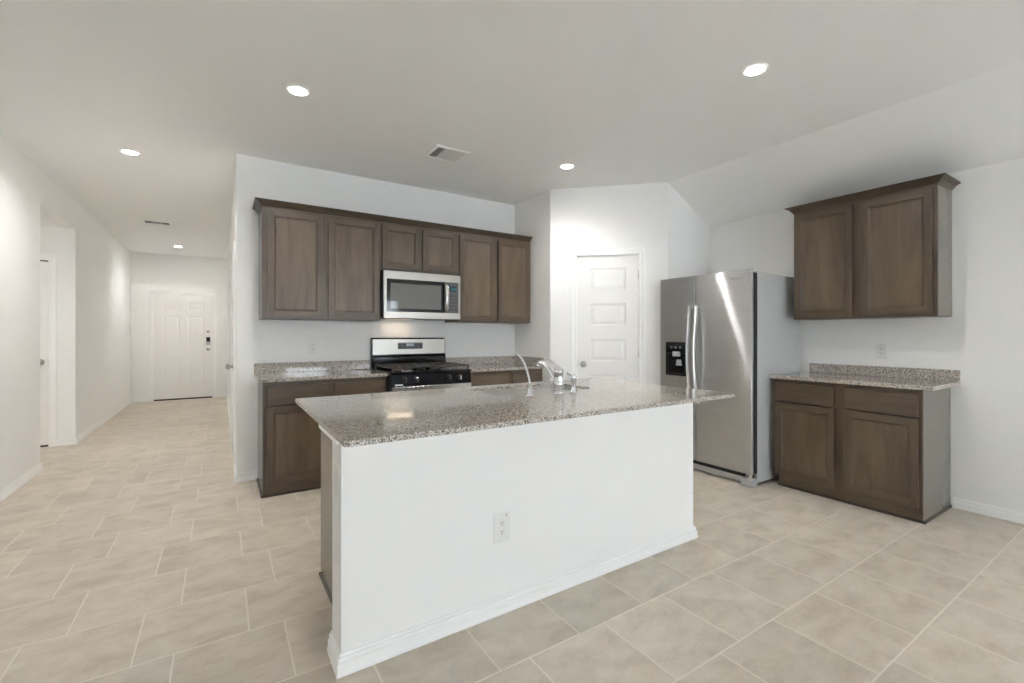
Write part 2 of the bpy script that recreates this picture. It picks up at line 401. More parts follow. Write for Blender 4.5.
struct('wall_pantry_side', MB().prism([(XP, YK), (XP, YP), (XP+T, YP+0.05), (XP+T, YK)], 'z', 0, CEIL), M['wall'], 'short wall beside the kitchen run')
dv = Vector((DX-XP, DY-YP)); DL = dv.length; dv.normalize(); DN = Vector((-dv.y, dv.x))   # DN points into the pantry
DF = frame((XP, YP, 0), (dv.x, dv.y))
PD0, PD1, PDZ = 0.278, 0.890, 2.052
mb = MB().box(0, PD0-0.02, 0, T, 0, CEIL).box(PD1+0.02, DL, 0, T, 0, CEIL).box(PD0-0.02, PD1+0.02, 0, T, PDZ+0.02, CEIL)
struct('wall_pantry', mb, M['wall'], 'slanted white wall round the pantry door', DF)
zt = lambda x: CEIL-(x-DX)*(CEIL-ZR)/(XR-DX)
struct('wall_pantry_return', MB().prism([(DX, 0), (XR, 0), (XR, ZR), (DX, CEIL)], 'y', DY, DY+T), M['wall'], 'white wall behind the refrigerator under the sloped ceiling')
struct('wall_right', MB().box(XR, XR+T, REAR-T, DY+T, 0, ZR+0.02), M['wall'], 'white right wall under the sloped ceiling')
mb = MB(); xs = [XL-T]
for a, b in WINS: xs += [a, b]
xs.append(XR+T)
for i in range(0, len(xs), 2): mb.box(xs[i], xs[i+1], REAR-T, REAR, 0, CEIL)
for a, b in WINS: mb.box(a, b, REAR-T, REAR, 0, WZ0).box(a, b, REAR-T, REAR, WZ1, CEIL)
struct('wall_rear', mb, M['wall'], 'rear wall with three windows behind the camera')
for i, (a, b) in enumerate(WINS):
    f = MB(); y0, y1 = REAR-0.09, REAR-0.03; fw = 0.045
    f.box(a, a+fw, y0, y1, WZ0, WZ1).box(b-fw, b, y0, y1, WZ0, WZ1).box(a+fw, b-fw, y0, y1, WZ0, WZ0+fw).box(a+fw, b-fw, y0, y1, WZ1-fw, WZ1)
    zm = (WZ0+WZ1)/2; f.box(a+fw, b-fw, y0+0.01, y1-0.01, zm-0.02, zm+0.02)
    o = struct('window_%d' % (i+1), f, M['trim'], 'white sash window in the rear wall')
    part('window_glass', MB().box(a+fw, b-fw, REAR-0.062, REAR-0.058, WZ0+fw, WZ1-fw), M['glass'], o)
    part('window_sill', MB().box(a-0.04, b+0.04, REAR, REAR+0.05, WZ0-0.03, WZ0), M['trim'], o, 0.004)

# baseboards: one profile swept along a straight run
BH, BT = 0.074, 0.014
PROF = [(0, 0), (BT, 0), (BT, 0.044), (0.008, 0.049), (0.010, 0.053), (0.010, 0.063), (0.005, 0.067), (0.0045, BH), (0, BH)]
def base_run(mb, x0, x1, mit0=0, mit1=0):
    """along local x, standing proud to -y; mit = +1 runs on round an outer corner, -1 stops at an inner one"""
    A = [mb.bm.verts.new((x0-mit0*d, -d, z)) for d, z in PROF]; B = [mb.bm.verts.new((x1+mit1*d, -d, z)) for d, z in PROF]
    n = len(PROF); mb.bm.faces.new(A); mb.bm.faces.new(B[::-1])
    for i in range(n): mb.bm.faces.new((A[i], A[(i+1) % n], B[(i+1) % n], B[i]))
    return mb
def baseboard(name, label, fr, runs):
    mb = MB()
    for r in runs: base_run(mb, *r)
    return struct('baseboard_'+name, mb, M['trim'], label, fr)
baseboard('left', 'white baseboard of the left wall', frame((XL, 0, 0), (0, 1)), [(REAR, YO0, -1, 1), (YO1, YF, 1, -1)])
baseboard('side_hall', 'white baseboard of the side hall', frame((0, YO1, 0), (1, 0)), [(SDX1+0.065, XL, 0, 1)])
baseboard('side_hall_near', 'white baseboard on the near side of the side hall', frame((0, YO0, 0), (-1, 0)), [(1.39, 4.2, 1, 0)])
baseboard('front', 'white baseboard beside the front door', frame((0, YF, 0), (1, 0)), [(XL, -1.115, -1, 0), (-0.09, XH, 0, -1)])
baseboard('hall', 'white baseboard of the right hall wall', frame((XH, 0, 0), (0, -1)), [(-YF, -5.72, -1, 0), (-4.825, -YK, 0, 1)])
baseboard('kitchen', 'white baseboard at the end of the kitchen wall', frame((0, YK, 0), (1, 0)), [(XH, 0.262, 1, 0)])
baseboard('pantry', 'white baseboard beside the pantry door', DF, [(0, PD0-0.065, 0, 0), (PD1+0.072, DL, 0, 0.4)])
baseboard('right', 'white baseboard of the right wall', frame((XR, 0, 0), (0, -1)), [(-1.02, -REAR, 0, -1)])
baseboard('rear', 'white baseboard of the rear wall', frame((0, REAR, 0), (-1, 0)), [(-XR, -XL, -1, -1)])

# ------------------------------------------------------------------ doors and casings
def casing(name, label, fr, x0, x1, zt, cw=0.063, jamb=T):
    """moulded casing on the wall face and the jamb lining"""
    mb = MB(); pr = [(0, 0), (0, -0.010), (0.012, -0.013), (0.020, -0.011), (0.044, -0.017), (cw, -0.015), (cw, 0)]
    def P(o, side):                       # o = distance from the opening
        return {0: (x0-0.006-o, 0.0), 1: (x0-0.006-o, zt+0.006+o), 2: (x1+0.006+o, zt+0.006+o), 3: (x1+0.006+o, 0.0)}[side]
    rings = [[mb.bm.verts.new((P(o, k)[0], y, P(o, k)[1])) for o, y in pr] for k in range(4)]
    n = len(pr)
    for A, B in zip(rings, rings[1:]):
        for i in range(n): mb.bm.faces.new((A[i], A[(i+1) % n], B[(i+1) % n], B[i]))
    mb.bm.faces.new(rings[0]); mb.bm.faces.new(rings[3][::-1])
    mb.box(x0-0.02, x0-0.003, 0, jamb, 0, zt+0.02).box(x1+0.003, x1+0.02, 0, jamb, 0, zt+0.02).box(x0-0.003, x1+0.003, 0, jamb, zt+0.003, zt+0.02)
    mb.box(x0-0.003, x1+0.003, 0.056, 0.085, zt-0.030, zt+0.004).box(x0-0.003, x0+0.010, 0.055, 0.085, 0, zt).box(x1-0.010, x1+0.003, 0.055, 0.085, 0, zt)
    return struct(name, mb, M['trim'], label, fr)
RAISED = [(0.010, 0.007), (0.022, 0.008), (0.046, 0.0025)]
def knob(parent, x, z, y, name='door_knob', m=None):
    mb = MB().lathe([(0, y-0.064), (0.018, y-0.063), (0.0265, y-0.054), (0.028, y-0.044), (0.024, y-0.034), (0.012, y-0.026), (0.011, y-0.010), (0.030, y-0.008), (0.033, y-0.002), (0.033, y), (0, y)], (x, 0, z), 'y', 24)
    return part(name, mb, m or M['nickel'], parent)
# pantry door: five level panels
s0 = 0.018
pd = MB(); rows = [(0.236+0.3655*i, 0.236+0.3655*i+0.228) for i in range(5)]
pd.slab(PD0+0.003, PD1-0.003, s0, s0+0.035, 0.012, PDZ-0.003, [(0.404, 0.768, a, b) for a, b in rows], RAISED)
d1 = struct('door_1', pd, M['door'], 'white five panel pantry door in the slanted wall', DF)
knob(d1, PD0+0.062, 0.935, s0)
for z in (0.24, 1.06, 1.86):
    part('hinge', MB().lathe([(0, z-0.045), (0.006, z-0.045), (0.006, z+0.045), (0, z+0.045)], (PD1+0.004, s0-0.006, 0), 'z', 12), M['nickel'], d1)
part('latch', MB().box(PD0+0.0005, PD0+0.003, s0+0.001, s0+0.030, 0.905, 0.965), M['nickel'], d1)
casing('trim_1', 'white casing of the pantry door', DF, PD0, PD1, PDZ)
# front door: six panels
FD0, FD1, FDZ = -1.062, -0.146, 2.012
FF = frame((0, YF, 0), (1, 0))
fd = MB(); c0, c1 = (FD0+0.13, FD0+0.13+0.27), (FD1-0.13-0.27, FD1-0.13)
prow = [(0.26, 0.80), (0.99, 1.60), (1.71, 1.875)]
fd.slab(FD0+0.004, FD1-0.004, -0.012, -0.001, 0.030, FDZ-0.006, [(c[0], c[1], a, b) for c in (c0, c1) for a, b in prow], [(0.012, 0.0025), (0.026, 0.003), (0.055, 0.001)])
d2 = struct('door_2', fd, M['door'], 'white six panel front door at the end of the hall', FF)
part('door_sweep', MB().box(FD0+0.004, FD1-0.004, -0.014, -0.001, 0.002, 0.030), M['sweep'], d2)
hx = FD1-0.068
lk = part('smart_lock', MB().box(hx-0.036, hx+0.036, -0.037, -0.012, 1.045, 1.20), M['nickel'], d2, 0.008)
part('lock_keypad', MB().box(hx-0.030, hx+0.030, -0.041, -0.037, 1.105, 1.193), M['panelblack'], lk, 0.004)
knob(d2, hx, 0.96, -0.012)
part('deadbolt', MB().lathe([(0, -0.030), (0.022, -0.030), (0.028, -0.014), (0.028, -0.012), (0, -0.012)], (hx, 0, 1.305), 'y', 20), M['nickel'], d2)
mbc = MB()
for x0, x1, z0, z1 in ((FD0-0.058, FD0-0.004, 0, FDZ+0.058), (FD1+0.004, FD1+0.058, 0, FDZ+0.058), (FD0-0.004, FD1+0.004, FDZ+0.002, FDZ+0.058)):
    mbc.box(x0, x1, -0.018, 0, z0, z1)
struct('trim_2', mbc, M['trim'], 'white casing of the front door', FF, 0.004)
# side hall door
SF = frame((0, YO1, 0), (1, 0))
sd = MB().slab(SDX0+0.003, SDX1-0.004, 0.012, 0.047, 0.022, SDZ-0.012, [(SDX0+0.11, SDX1-0.11, a, b) for a, b in rows], RAISED)
d3 = struct('door_3', sd, M['door'], 'white door in the side hall with a round knob', SF)
knob(d3, SDX1-0.062, 0.94, 0.012)
part('strike_plate', MB().box(SDX1-0.001, SDX1+0.0028, 0.004, 0.030, 0.90, 0.98), M['nickel'], d3)
part('door_sweep', MB().box(SDX0+0.003, SDX1-0.004, 0.014, 0.046, 0.001, 0.022), M['sweep'], d3)
part('head_gap_shade', MB().box(SDX0+0.003, SDX1-0.004, 0.010, 0.046, SDZ-0.0115, SDZ+0.002), M['sweep'], d3)  # dark strip stands in for the shaded gap above the door
casing('trim_3', 'white casing of the side hall door', SF, SDX0, SDX1, SDZ)
# door in the right hall wall
HF = frame((XH, 0, 0), (0, -1))
hd = MB().slab(-5.655, -4.888, -0.010, -0.001, 0.012, 2.03, [(-5.545, -5.0, a, b) for a, b in rows], [(0.012, 0.005), (0.03, 0.005), (0.05, 0.002)])
d4 = struct('door_4', hd, M['door'], 'white closet door in the right hall wall', HF)
knob(d4, -4.95, 0.945, -0.010)
mbc = MB()
for x0, x1, z0, z1 in ((-5.72, -5.66, 0, 2.095), (-4.883, -4.825, 0, 2.095), (-5.66, -4.883, 2.036, 2.095)): mbc.box(x0, x1, -0.016, 0, z0, z1)
struct('trim_4', mbc, M['trim'], 'white casing of the closet door', HF, 0.004)
th = thing('thermostat', 'small white thermostat on the right hall wall above the door knob', 'thermostat', frame((XH, 6.05, 1.53), (0, -1)))
part('body', MB().box(-0.06, 0.06, -0.028, 0, -0.055, 0.055), M['plastic'], th, 0.006)
part('screen', MB().box(-0.035, 0.035, -0.030, -0.028, -0.01, 0.035), M['greyplastic'], th)

# ------------------------------------------------------------------ recessed lights, vents
def can_light(x, y, label, z=CEIL):
    t = thing('recessed_light', label, 'ceiling light', ((x, y, z), 0), 'recessed ceiling lights')
    part('trim_ring', MB().lathe([(0.051, -0.0005), (0.051, -0.004), (0.056, -0.006), (0.064, -0.004), (0.067, -0.0005)], (0, 0, 0), 'z', 40), M['trim'], t)
    part('lens', MB().lathe([(0, -0.004), (0.042, -0.004), (0.0505, -0.002), (0.0505, -0.0005), (0, -0.0005)], (0, 0, 0), 'z', 40), M['lens'], t)
    ld = bpy.data.lights.new('lamp', 'SPOT'); ld.energy = LAMP_W; ld.spot_size = math.radians(162); ld.spot_blend = 1.0
    ld.shadow_soft_size = 0.035; ld.color = (1.0, 0.985, 0.965)
    lo = bpy.data.objects.new('lamp', ld); COL.objects.link(lo); lo.parent = t; lo.location = (0, 0, -0.075)
can_light(0.403, 3.09, 'round recessed ceiling light left of the square ceiling vent')
can_light(2.578, 1.428, 'round recessed ceiling light nearest the sloped ceiling at upper right')
can_light(-0.64, 4.89, 'round recessed ceiling light at the near end of the hall')
can_light(2.625, 3.164, 'round recessed ceiling light in front of the pantry door')
can_light(-2.5, 6.40, 'unseen recessed ceiling light added to brighten the low side hall', 2.44)  # out of view, added because the side hall came out dark
can_light(-0.628, 9.68, 'round recessed ceiling light in front of the front door')

def vent(x, y, label, wx, wy, dark_ends):
    t = thing('ceiling_vent', label, 'vent', ((x, y, CEIL), 0), 'ceiling air vents')
    a, b = wx/2, wy/2; fw = 0.026; mb = MB()
    for q in ((-a, a, -b, -b+fw), (-a, a, b-fw, b), (-a, -a+fw, -b+fw, b-fw), (a-fw, a, -b+fw, b-fw)): mb.box(*q, -0.010, -0.0005)
    part('frame', mb, M['trim'], t, 0.002)
    part('duct_shade', MB().box(-a+fw, a-fw, -b+fw, b-fw, -0.0025, -0.0005), M['dark'], t)  # flat dark plate, paints the unlit duct behind the slats
    n = 16; W = wx-2*fw; p = W/n
    for i in range(n):
        cx = -a+fw+(i+0.5)*p; dark = i < 4 or (dark_ends and i > 11)
        e, zt2 = (p*0.05, -0.0078) if dark else (p*0.26, -0.0045)          # shallow slats leave the dark backing plate in view
        s = MB().prism([(cx-e, zt2), (cx-e+0.0012, zt2), (cx+e+0.0012, -0.0095), (cx+e, -0.0095)], 'y', -b+fw, b-fw)
        part('slat', s, M['trim'], t)
    return t
vent(1.597, 3.495, 'square white ceiling vent above the kitchen with one dark end', 0.30, 0.27, False)
vent(-0.73, 7.75, 'white ceiling vent with two dark ends in the hall ceiling', 0.32, 0.20, True)

# ------------------------------------------------------------------ cabinets
REC = [(0.0015, 0.0035), (0.009, 0.0045), (0.0105, 0.0085)]
def cab_door(t, x0, x1, z0, z1, st=0.046):
    mb = MB().slab(x0, x1, -0.023, -0.0035, z0, z1, [(x0+st, x1-st, z0+st, z1-st)], REC, M['woodv'], M['woodh'], M['panel'])
    o = part('door', mb, M['woodv'], t)
    add_bevel(o, 0.0025); return o
def cab_drawer(t, x0, x1, z0, z1):
    mb = MB().box(x0, x1, -0.023, -0.0035, z0, z1)
    return part('drawer', mb, M['woodh'], t, 0.004)
def carcass(t, W, D, z0, z1, top=True, back=True):
    mb = MB().box(0, 0.016, 0.019, D, z0, z1).box(W-0.016, W, 0.019, D, z0, z1).box(0.016, W-0.016, 0.019, D, z0, z0+0.016)
    if top: mb.box(0.016, W-0.016, 0.019, D, z1-0.016, z1)
    if back: mb.box(0.016, W-0.016, D-0.010, D, z0+0.016, z1-0.016)
    return part('cabinet_box', mb, M['woodv'], t, 0.001)
def end_panel(t, side, W, D, z0, z1):
    x = (-0.004, -0.0003) if side == 'l' else (W+0.0003, W+0.004)
    return part('end_panel', MB().box(*x, 0.001, D, z0, z1), M['veneer'], t, 0.0008)
def face_frame(t, W, z0, z1, stiles, rails):
    mb = MB()
    for a, b in stiles: mb.box(a, b, 0, 0.019, z0, z1, M['woodv'])
    for i in range(len(stiles)-1):
        for c, d in rails: mb.box(stiles[i][1], stiles[i+1][0], 0, 0.019, c, d, M['woodh'])
    return part('face_frame', mb, M['woodv'], t, 0.0008)
def upper(label, fr, W, D, H, doors, ends=''):
    t = thing('wall_cabinet', label, 'cabinet', fr, 'wall cabinets')
    carcass(t, W, D, 0.0, H)
    mid = [((doors[i][1]+doors[i+1][0])/2-0.03, (doors[i][1]+doors[i+1][0])/2+0.03) for i in range(len(doors)-1)]
    face_frame(t, W, 0, H, [(0, 0.042)]+mid+[(W-0.042, W)], [(0, 0.04), (H-0.045, H)])
    for a, b in doors: cab_door(t, a, b, 0.022, H-0.034)
    for e in ends: end_panel(t, e, W, D, 0.0, H-0.010)
    return t
def crown_mesh(x0, x1, y_front, y_wall, z0, ends, h=0.052, pj=0.052):
    """cove moulding along the front (-y side) and returned along the ends in 'lr'"""
    mb = MB(); pr = [(0.0, 0), (0.006, 0), (0.006, 0.008), (0.014, 0.014), (0.022, 0.026), (0.036, 0.038), (0.046, 0.042), (pj, h-0.006), (pj, h), (0.0, h)]
    path = []
    if 'l' in ends: path.append((x0, y_wall, -1, 0))
    path.append((x0, y_front, -1 if 'l' in ends else 0, -1)); path.append((x1, y_front, 1 if 'r' in ends else 0, -1))
    if 'r' in ends: path.append((x1, y_wall, 1, 0))
    rings = [[mb.bm.verts.new((px+sx*o, py+sy*o, z0+z)) for o, z in pr] for px, py, sx, sy in path]
    n = len(pr)
    for A, B in zip(rings, rings[1:]):
        for i in range(n): mb.bm.faces.new((A[i], A[(i+1) % n], B[(i+1) % n], B[i]))
    mb.bm.faces.new(rings[0]); mb.bm.faces.new(rings[-1][::-1])
    return mb
UB, UT = 1.37, 2.282
G = 0.002
upper('tall two door wall cabinet left of the microwave', frame((0.275, 4.13, UB), (1, 0)), 0.949, 0.318, UT-UB, [(0.040, 0.455), (0.500, 0.932)], 'l')
upper('short two door wall cabinet above the microwave', frame((1.225, 4.13, 1.835), (1, 0)), 0.779, 0.318, UT-1.835, [(0.014, 0.372), (0.402, 0.765)])
upper('tall two door wall cabinet right of the microwave beside the pantry wall', frame((2.005, 4.13, UB), (1, 0)), 0.890, 0.318, UT-UB, [(0.014, 0.430), (0.468, 0.878)])
solo('crown_moulding', crown_mesh(0.275, 2.895, 4.13, 4.448, UT-0.012, 'l'), M['shoe'], 'long dark wood crown moulding along the top of the kitchen wall cabinets', 'moulding')
# lift the moulding clear of the cabinet tops: it sits in front of and on them
ur = upper('two door wall cabinet on the right wall beside the refrigerator', frame((4.13, 1.952, UB), (0, -1)), 0.924, 0.298, UT-UB, [(0.018, 0.432), (0.490, 0.902)], 'r')
part('crown', crown_mesh(0, 0.924, 0, 0.297, UT-UB-0.008, 'lr'), M['shoe'], ur)

IBH = 0.895
def base_cab(label, fr, W, D, H, bays, drawers=True, shoes='', back=True):
    t = thing('base_cabinet', label, 'cabinet', fr, 'base cabinets')
    carcass(t, W, D, 0.09, H, top=False, back=back)
    mid = [((bays[i][1]+bays[i+1][0])/2-0.03, (bays[i][1]+bays[i+1][0])/2+0.03) for i in range(len(bays)-1)]
    rails = [(0.09, 0.125), (0.675, 0.715), (H-0.045, H)]
    face_frame(t, W, 0.09, H, [(0, 0.042)]+mid+[(W-0.042, W)], rails)
    mb = MB().box(0.0 if 'l' in shoes else 0.028, W, 0.018, 0.032, 0.002, 0.0895)
    for s in shoes: mb.box(*((0, 0.016) if s == 'l' else (W-0.016, W)), 0.032, D, 0.002, 0.0895)
    part('base_board', mb, M['woodh'], t, 0.001)
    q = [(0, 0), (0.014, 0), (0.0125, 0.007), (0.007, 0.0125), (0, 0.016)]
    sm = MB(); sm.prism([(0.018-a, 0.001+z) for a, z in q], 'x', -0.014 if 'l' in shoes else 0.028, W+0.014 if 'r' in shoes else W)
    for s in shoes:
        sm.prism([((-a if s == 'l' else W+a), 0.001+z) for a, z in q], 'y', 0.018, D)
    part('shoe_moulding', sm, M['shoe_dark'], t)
    for e in shoes: end_panel(t, e, W, D, 0.018, H-0.002)
    for a, b in bays:
        if drawers: cab_drawer(t, a, b, 0.701, 0.848)
        cab_door(t, a, b, 0.104, 0.685)
    return t
CH = 0.878
base_cab('base cabinet with two drawers left of the range', frame((0.267, 3.90, 0), (1, 0)), 0.941, 0.548, CH, [(0.024, 0.470), (0.510, 0.925)], shoes='l')
base_cab('base cabinet with two drawers between the range and the pantry wall', frame((1.998, 3.90, 0), (1, 0)), 0.898, 0.548, CH, [(0.018, 0.466), (0.502, 0.880)])
base_cab('base cabinet on the right wall beside the refrigerator', frame((3.862, 1.978, 0), (0, -1)), 0.943, 0.566, CH, [(0.019, 0.442), (0.503, 0.927)], shoes='r')
base_cab('sink base cabinet behind the white island wall', frame((2.385, 2.515, 0), (-1, 0)), 1.946, 0.628, IBH, [(0.03, 0.48), (0.52, 0.96), (1.0, 1.44), (1.48, 1.915)], shoes='lr', back=False)

# ------------------------------------------------------------------ countertops
def ct(label, fr, polyboxes, splash):
    t = thing('countertop', label, 'countertop', fr, 'granite countertops')
    mb = MB()
    for b in polyboxes: mb.box(*b)
    part('slab', mb, M['granite'], t, 0.003)
    for b in splash: part('backsplash', MB().box(*b), M['granite'], t, 0.002)
    return t
CT = 0.908; CB = 0.8795; IT = 0.915; IB = 0.896
ct('speckled granite countertop left of the range', ((0, 0, 0), 0), [(0.235, 1.213, 3.872, 4.449, CB, CT)], [(0.235, 1.213, 4.428, 4.449, CT+0.0005, 0.995)])
ct('speckled granite countertop between the range and the pantry wall', ((0, 0, 0), 0), [(1.994, 2.899, 3.872, 4.449, CB, CT)], [(1.994, 2.899, 4.428, 4.449, CT+0.0005, 0.995), (2.879, 2.899, 3.874, 4.4275, CT+0.0005, 0.995)])
ct('speckled granite countertop on the right wall beside the refrigerator', ((0, 0, 0), 0), [(3.835, 4.429, 0.976, 2.000, CB, CT)], [(4.408, 4.429, 0.980, 1.955, CT+0.0005, 0.988)])
# island top with the sink cut out
def rrect(x0, x1, y0, y1, r, n=6):
    o = []
    for cx, cy, a in ((x1-r, y1-r, 0), (x0+r, y1-r, 90), (x0+r, y0+r, 180), (x1-r, y0+r, 270)):
        for i in range(n+1):
            q = math.radians(a+90*i/n); o.append((cx+r*math.cos(q), cy+r*math.sin(q)))
    return o
IX0, IX1, IY0, IY1 = 0.316, 2.392, 1.432, 2.535
SX0, SX1, SY0, SY1 = 1.235, 1.915, 2.045, 2.425
mb = MB(); bm = mb.bm
outer = rrect(IX0, IX1, IY0, IY1, 0.012, 4); inner = rrect(SX0, SX1, SY0, SY1, 0.07, 8)
rings = {}
for z in (IB, IT):
    ring = []
    for pts in (outer, inner):
        vs = [bm.verts.new((x, y, z)) for x, y in pts]
        es = [bm.edges.new((vs[i], vs[(i+1) % len(vs)])) for i in range(len(vs))]
        ring.append((vs, es))
    bmesh.ops.triangle_fill(bm, edges=ring[0][1]+ring[1][1], use_beauty=True)
    rings[z] = ring
for k in range(2):
    A, B = rings[IB][k][0], rings[IT][k][0]; n = len(A)
    for i in range(n): bm.faces.new((A[i], A[(i+1) % n], B[(i+1) % n], B[i]))
it = thing('countertop', 'speckled granite island countertop with a sink cut into it', 'countertop', ((0, 0, 0), 0), 'granite countertops')
part('slab', mb, M['granite'], it, 0.002)

# sink
mb = MB(); loops = []
for (ins, z, r) in ((-0.022, IB-0.002, 0.09), (0.004, IB-0.002, 0.07), (0.006, IB-0.17, 0.06), (0.03, IB-0.195, 0.045), (0.26, IB-0.200, 0.02)):
    ins2 = min(ins, 0.15)
    loops.append([mb.bm.verts.new((x, y, z)) for x, y in rrect(SX0+ins, SX1-ins, SY0+ins2, SY1-ins2, r, 6)])
for A, B in zip(loops, loops[1:]):
    n = len(A)
    for i in range(n):
        f = mb.bm.faces.new((A[i], A[(i+1) % n], B[(i+1) % n], B[i])); f.smooth = True
mb.bm.faces.new(loops[-1])
sk = thing('sink', 'stainless steel undermount sink in the island countertop', 'sink', ((0, 0, 0), 0))
bas = part('basin', mb, M['steel_plain'], sk)
sol = bas.modifiers.new('sheet', 'SOLIDIFY'); sol.thickness = 0.0015; sol.offset = -1
part('drain', MB().lathe([(0, 0.0), (0.02, 0.001), (0.036, 0.004), (0.045, 0.003), (0.045, 0)], ((SX0+SX1)/2, (SY0+SY1)/2, IB-0.198), 'z', 28), M['chrome'], sk)

# main faucet: base, body, spout, lever
FXX, FYY, Z0 = 1.560, 1.950, IT
fa = thing('faucet', 'chrome kitchen faucet with lever handle behind the island sink', 'faucet', ((FXX, FYY, Z0), 0))
part('base', MB().lathe([(0, 0.0005), (0.030, 0.0005), (0.030, 0.008), (0.026, 0.014), (0, 0.014)], (0, 0, 0), 'z', 28), M['chrome'], fa)
part('body', MB().lathe([(0, 0.014), (0.026, 0.014), (0.025, 0.040), (0.028, 0.048), (0.028, 0.062), (0.025, 0.068), (0.0245, 0.110), (0.027, 0.118), (0.027, 0.126), (0.020, 0.142), (0.008, 0.151), (0, 0.152)], (0, 0, 0), 'z', 28), M['chrome'], fa)
sp = []
for i in range(15):
    u = i/14; sp.append((0.0-0.005*u, 0.016+0.165*u, 0.062+0.102*math.sin(u*PI*0.58)))
s_ = part('spout', MB().tube(sp, [0.0145-0.002*i/14 for i in range(15)], 14), M['chrome'], fa)
e = Vector(sp[-1])
part('aerator', MB().lathe([(0, e.z-0.030), (0.012, e.z-0.030), (0.0125, e.z), (0, e.z)], (e.x, e.y, 0), 'z', 16), M['chrome'], s_)
lv = [(0.001, 0.002, 0.142), (-0.003, 0.030, 0.158), (-0.007, 0.058, 0.176), (-0.010, 0.084, 0.193)]
part('lever', MB().tube(lv, [0.011, 0.0085, 0.0072, 0.0078], 12, flat=(1.25, 0.7)), M['chrome'], fa)
# side sprayer
sy = thing('side_sprayer', 'short chrome side sprayer right of the kitchen faucet', 'sprayer', ((1.668, 1.952, Z0), 0))
part('base', MB().lathe([(0, 0.0005), (0.022, 0.0005), (0.022, 0.006), (0.017, 0.012), (0.0145, 0.030), (0, 0.030)], (0, 0, 0), 'z', 24), M['chrome'], sy)
part('wand', MB().lathe([(0, 0.030), (0.0115, 0.030), (0.0125, 0.060), (0.016, 0.078), (0.017, 0.090), (0.013, 0.100), (0, 0.103)], (0, 0, 0), 'z', 24), M['chrome'], sy)
part('spray_head', MB().tube([(0, -0.004, 0.093), (-0.006, 0.018, 0.104), (-0.010, 0.034, 0.108)], [0.009, 0.010, 0.0125], 14), M['chrome'], sy)
# thin drinking water tap
wt = thing('water_tap', 'thin chrome gooseneck water tap left of the kitchen faucet', 'faucet', ((1.374, 1.962, Z0), 0))
part('base', MB().lathe([(0, 0.0005), (0.021, 0.0005), (0.021, 0.005), (0.014, 0.012), (0.012, 0.040), (0.008, 0.046), (0, 0.046)], (0, 0, 0), 'z', 24), M['chrome'], wt)
gp = [(0, 0, 0.042), (0, 0.0, 0.075), (0, 0.012, 0.108), (0, 0.030, 0.140), (0, 0.054, 0.172), (0, 0.080, 0.198), (0, 0.110, 0.214), (0, 0.138, 0.211), (0, 0.156, 0.195)]
part('spout', MB().tube(gp, 0.0062, 12), M['chrome'], wt)
part('handle', MB().tube([(0, -0.004, 0.030), (0.0, -0.022, 0.034), (0.0, -0.036, 0.030)], [0.005, 0.005, 0.006], 10), M['chrome'], wt)

# ------------------------------------------------------------------ island half wall
WX0, WX1, WY0, WY1 = 0.368, 2.430, 1.727, 1.883
ki = thing('kitchen_island_wall', 'white half wall of the kitchen island below the granite top', 'kitchen island', (((WX0+WX1)/2, (WY0+WY1)/2, 0), 0))
ox, oy = (WX0+WX1)/2, (WY0+WY1)/2; hx_, hy_ = (WX1-WX0)/2, (WY1-WY0)/2
part('half_wall', MB().box(-hx_, hx_, -hy_, hy_, 0.001, IB-0.001), M['wall'], ki, 0.002)
def ring_profile(pr, front=True):
    """profile (offset, z) run round the left end, front and right end of the half wall"""
    mb = MB(); path = [(-hx_, hy_, -1, 0), (-hx_, -hy_, -1, -1), (hx_, -hy_, 1, -1), (hx_, hy_, 1, 0)]
    rr = [[mb.bm.verts.new((px+sx*o, py+sy*o, z)) for o, z in pr] for px, py, sx, sy in path]; n = len(pr)
    for A, B in zip(rr, rr[1:]):
        for i in range(n): mb.bm.faces.new((A[i], A[(i+1) % n], B[(i+1) % n], B[i]))
    mb.bm.faces.new(rr[0]); mb.bm.faces.new(rr[-1][::-1])
    return mb
part('baseboard', ring_profile([(0.0005, 0.001), (0.0195, 0.001), (0.0195, 0.012), (0.0165, 0.020), (0.0165, 0.045), (0.009, 0.050), (0.012, 0.055), (0.012, 0.064), (0.006, 0.068), (0.005, 0.076), (0.0005, 0.076)]), M['trim'], ki)
part('top_trim', ring_profile([(0.0005, IB-0.046), (0.007, IB-0.046), (0.009, IB-0.036), (0.018, IB-0.026), (0.030, IB-0.018), (0.030, IB-0.001), (0.0005, IB-0.001)]), M['trim'], ki)
part('overhang_board', MB().box(-hx_-0.038, hx_-0.03, -hy_-0.165, -hy_-0.0305, IB-0.020, IB-0.0005).box(-hx_-0.050, -hx_-0.0383, -hy_-0.165, hy_, IB-0.017, IB-0.0005), M['trim'], ki, 0.001)

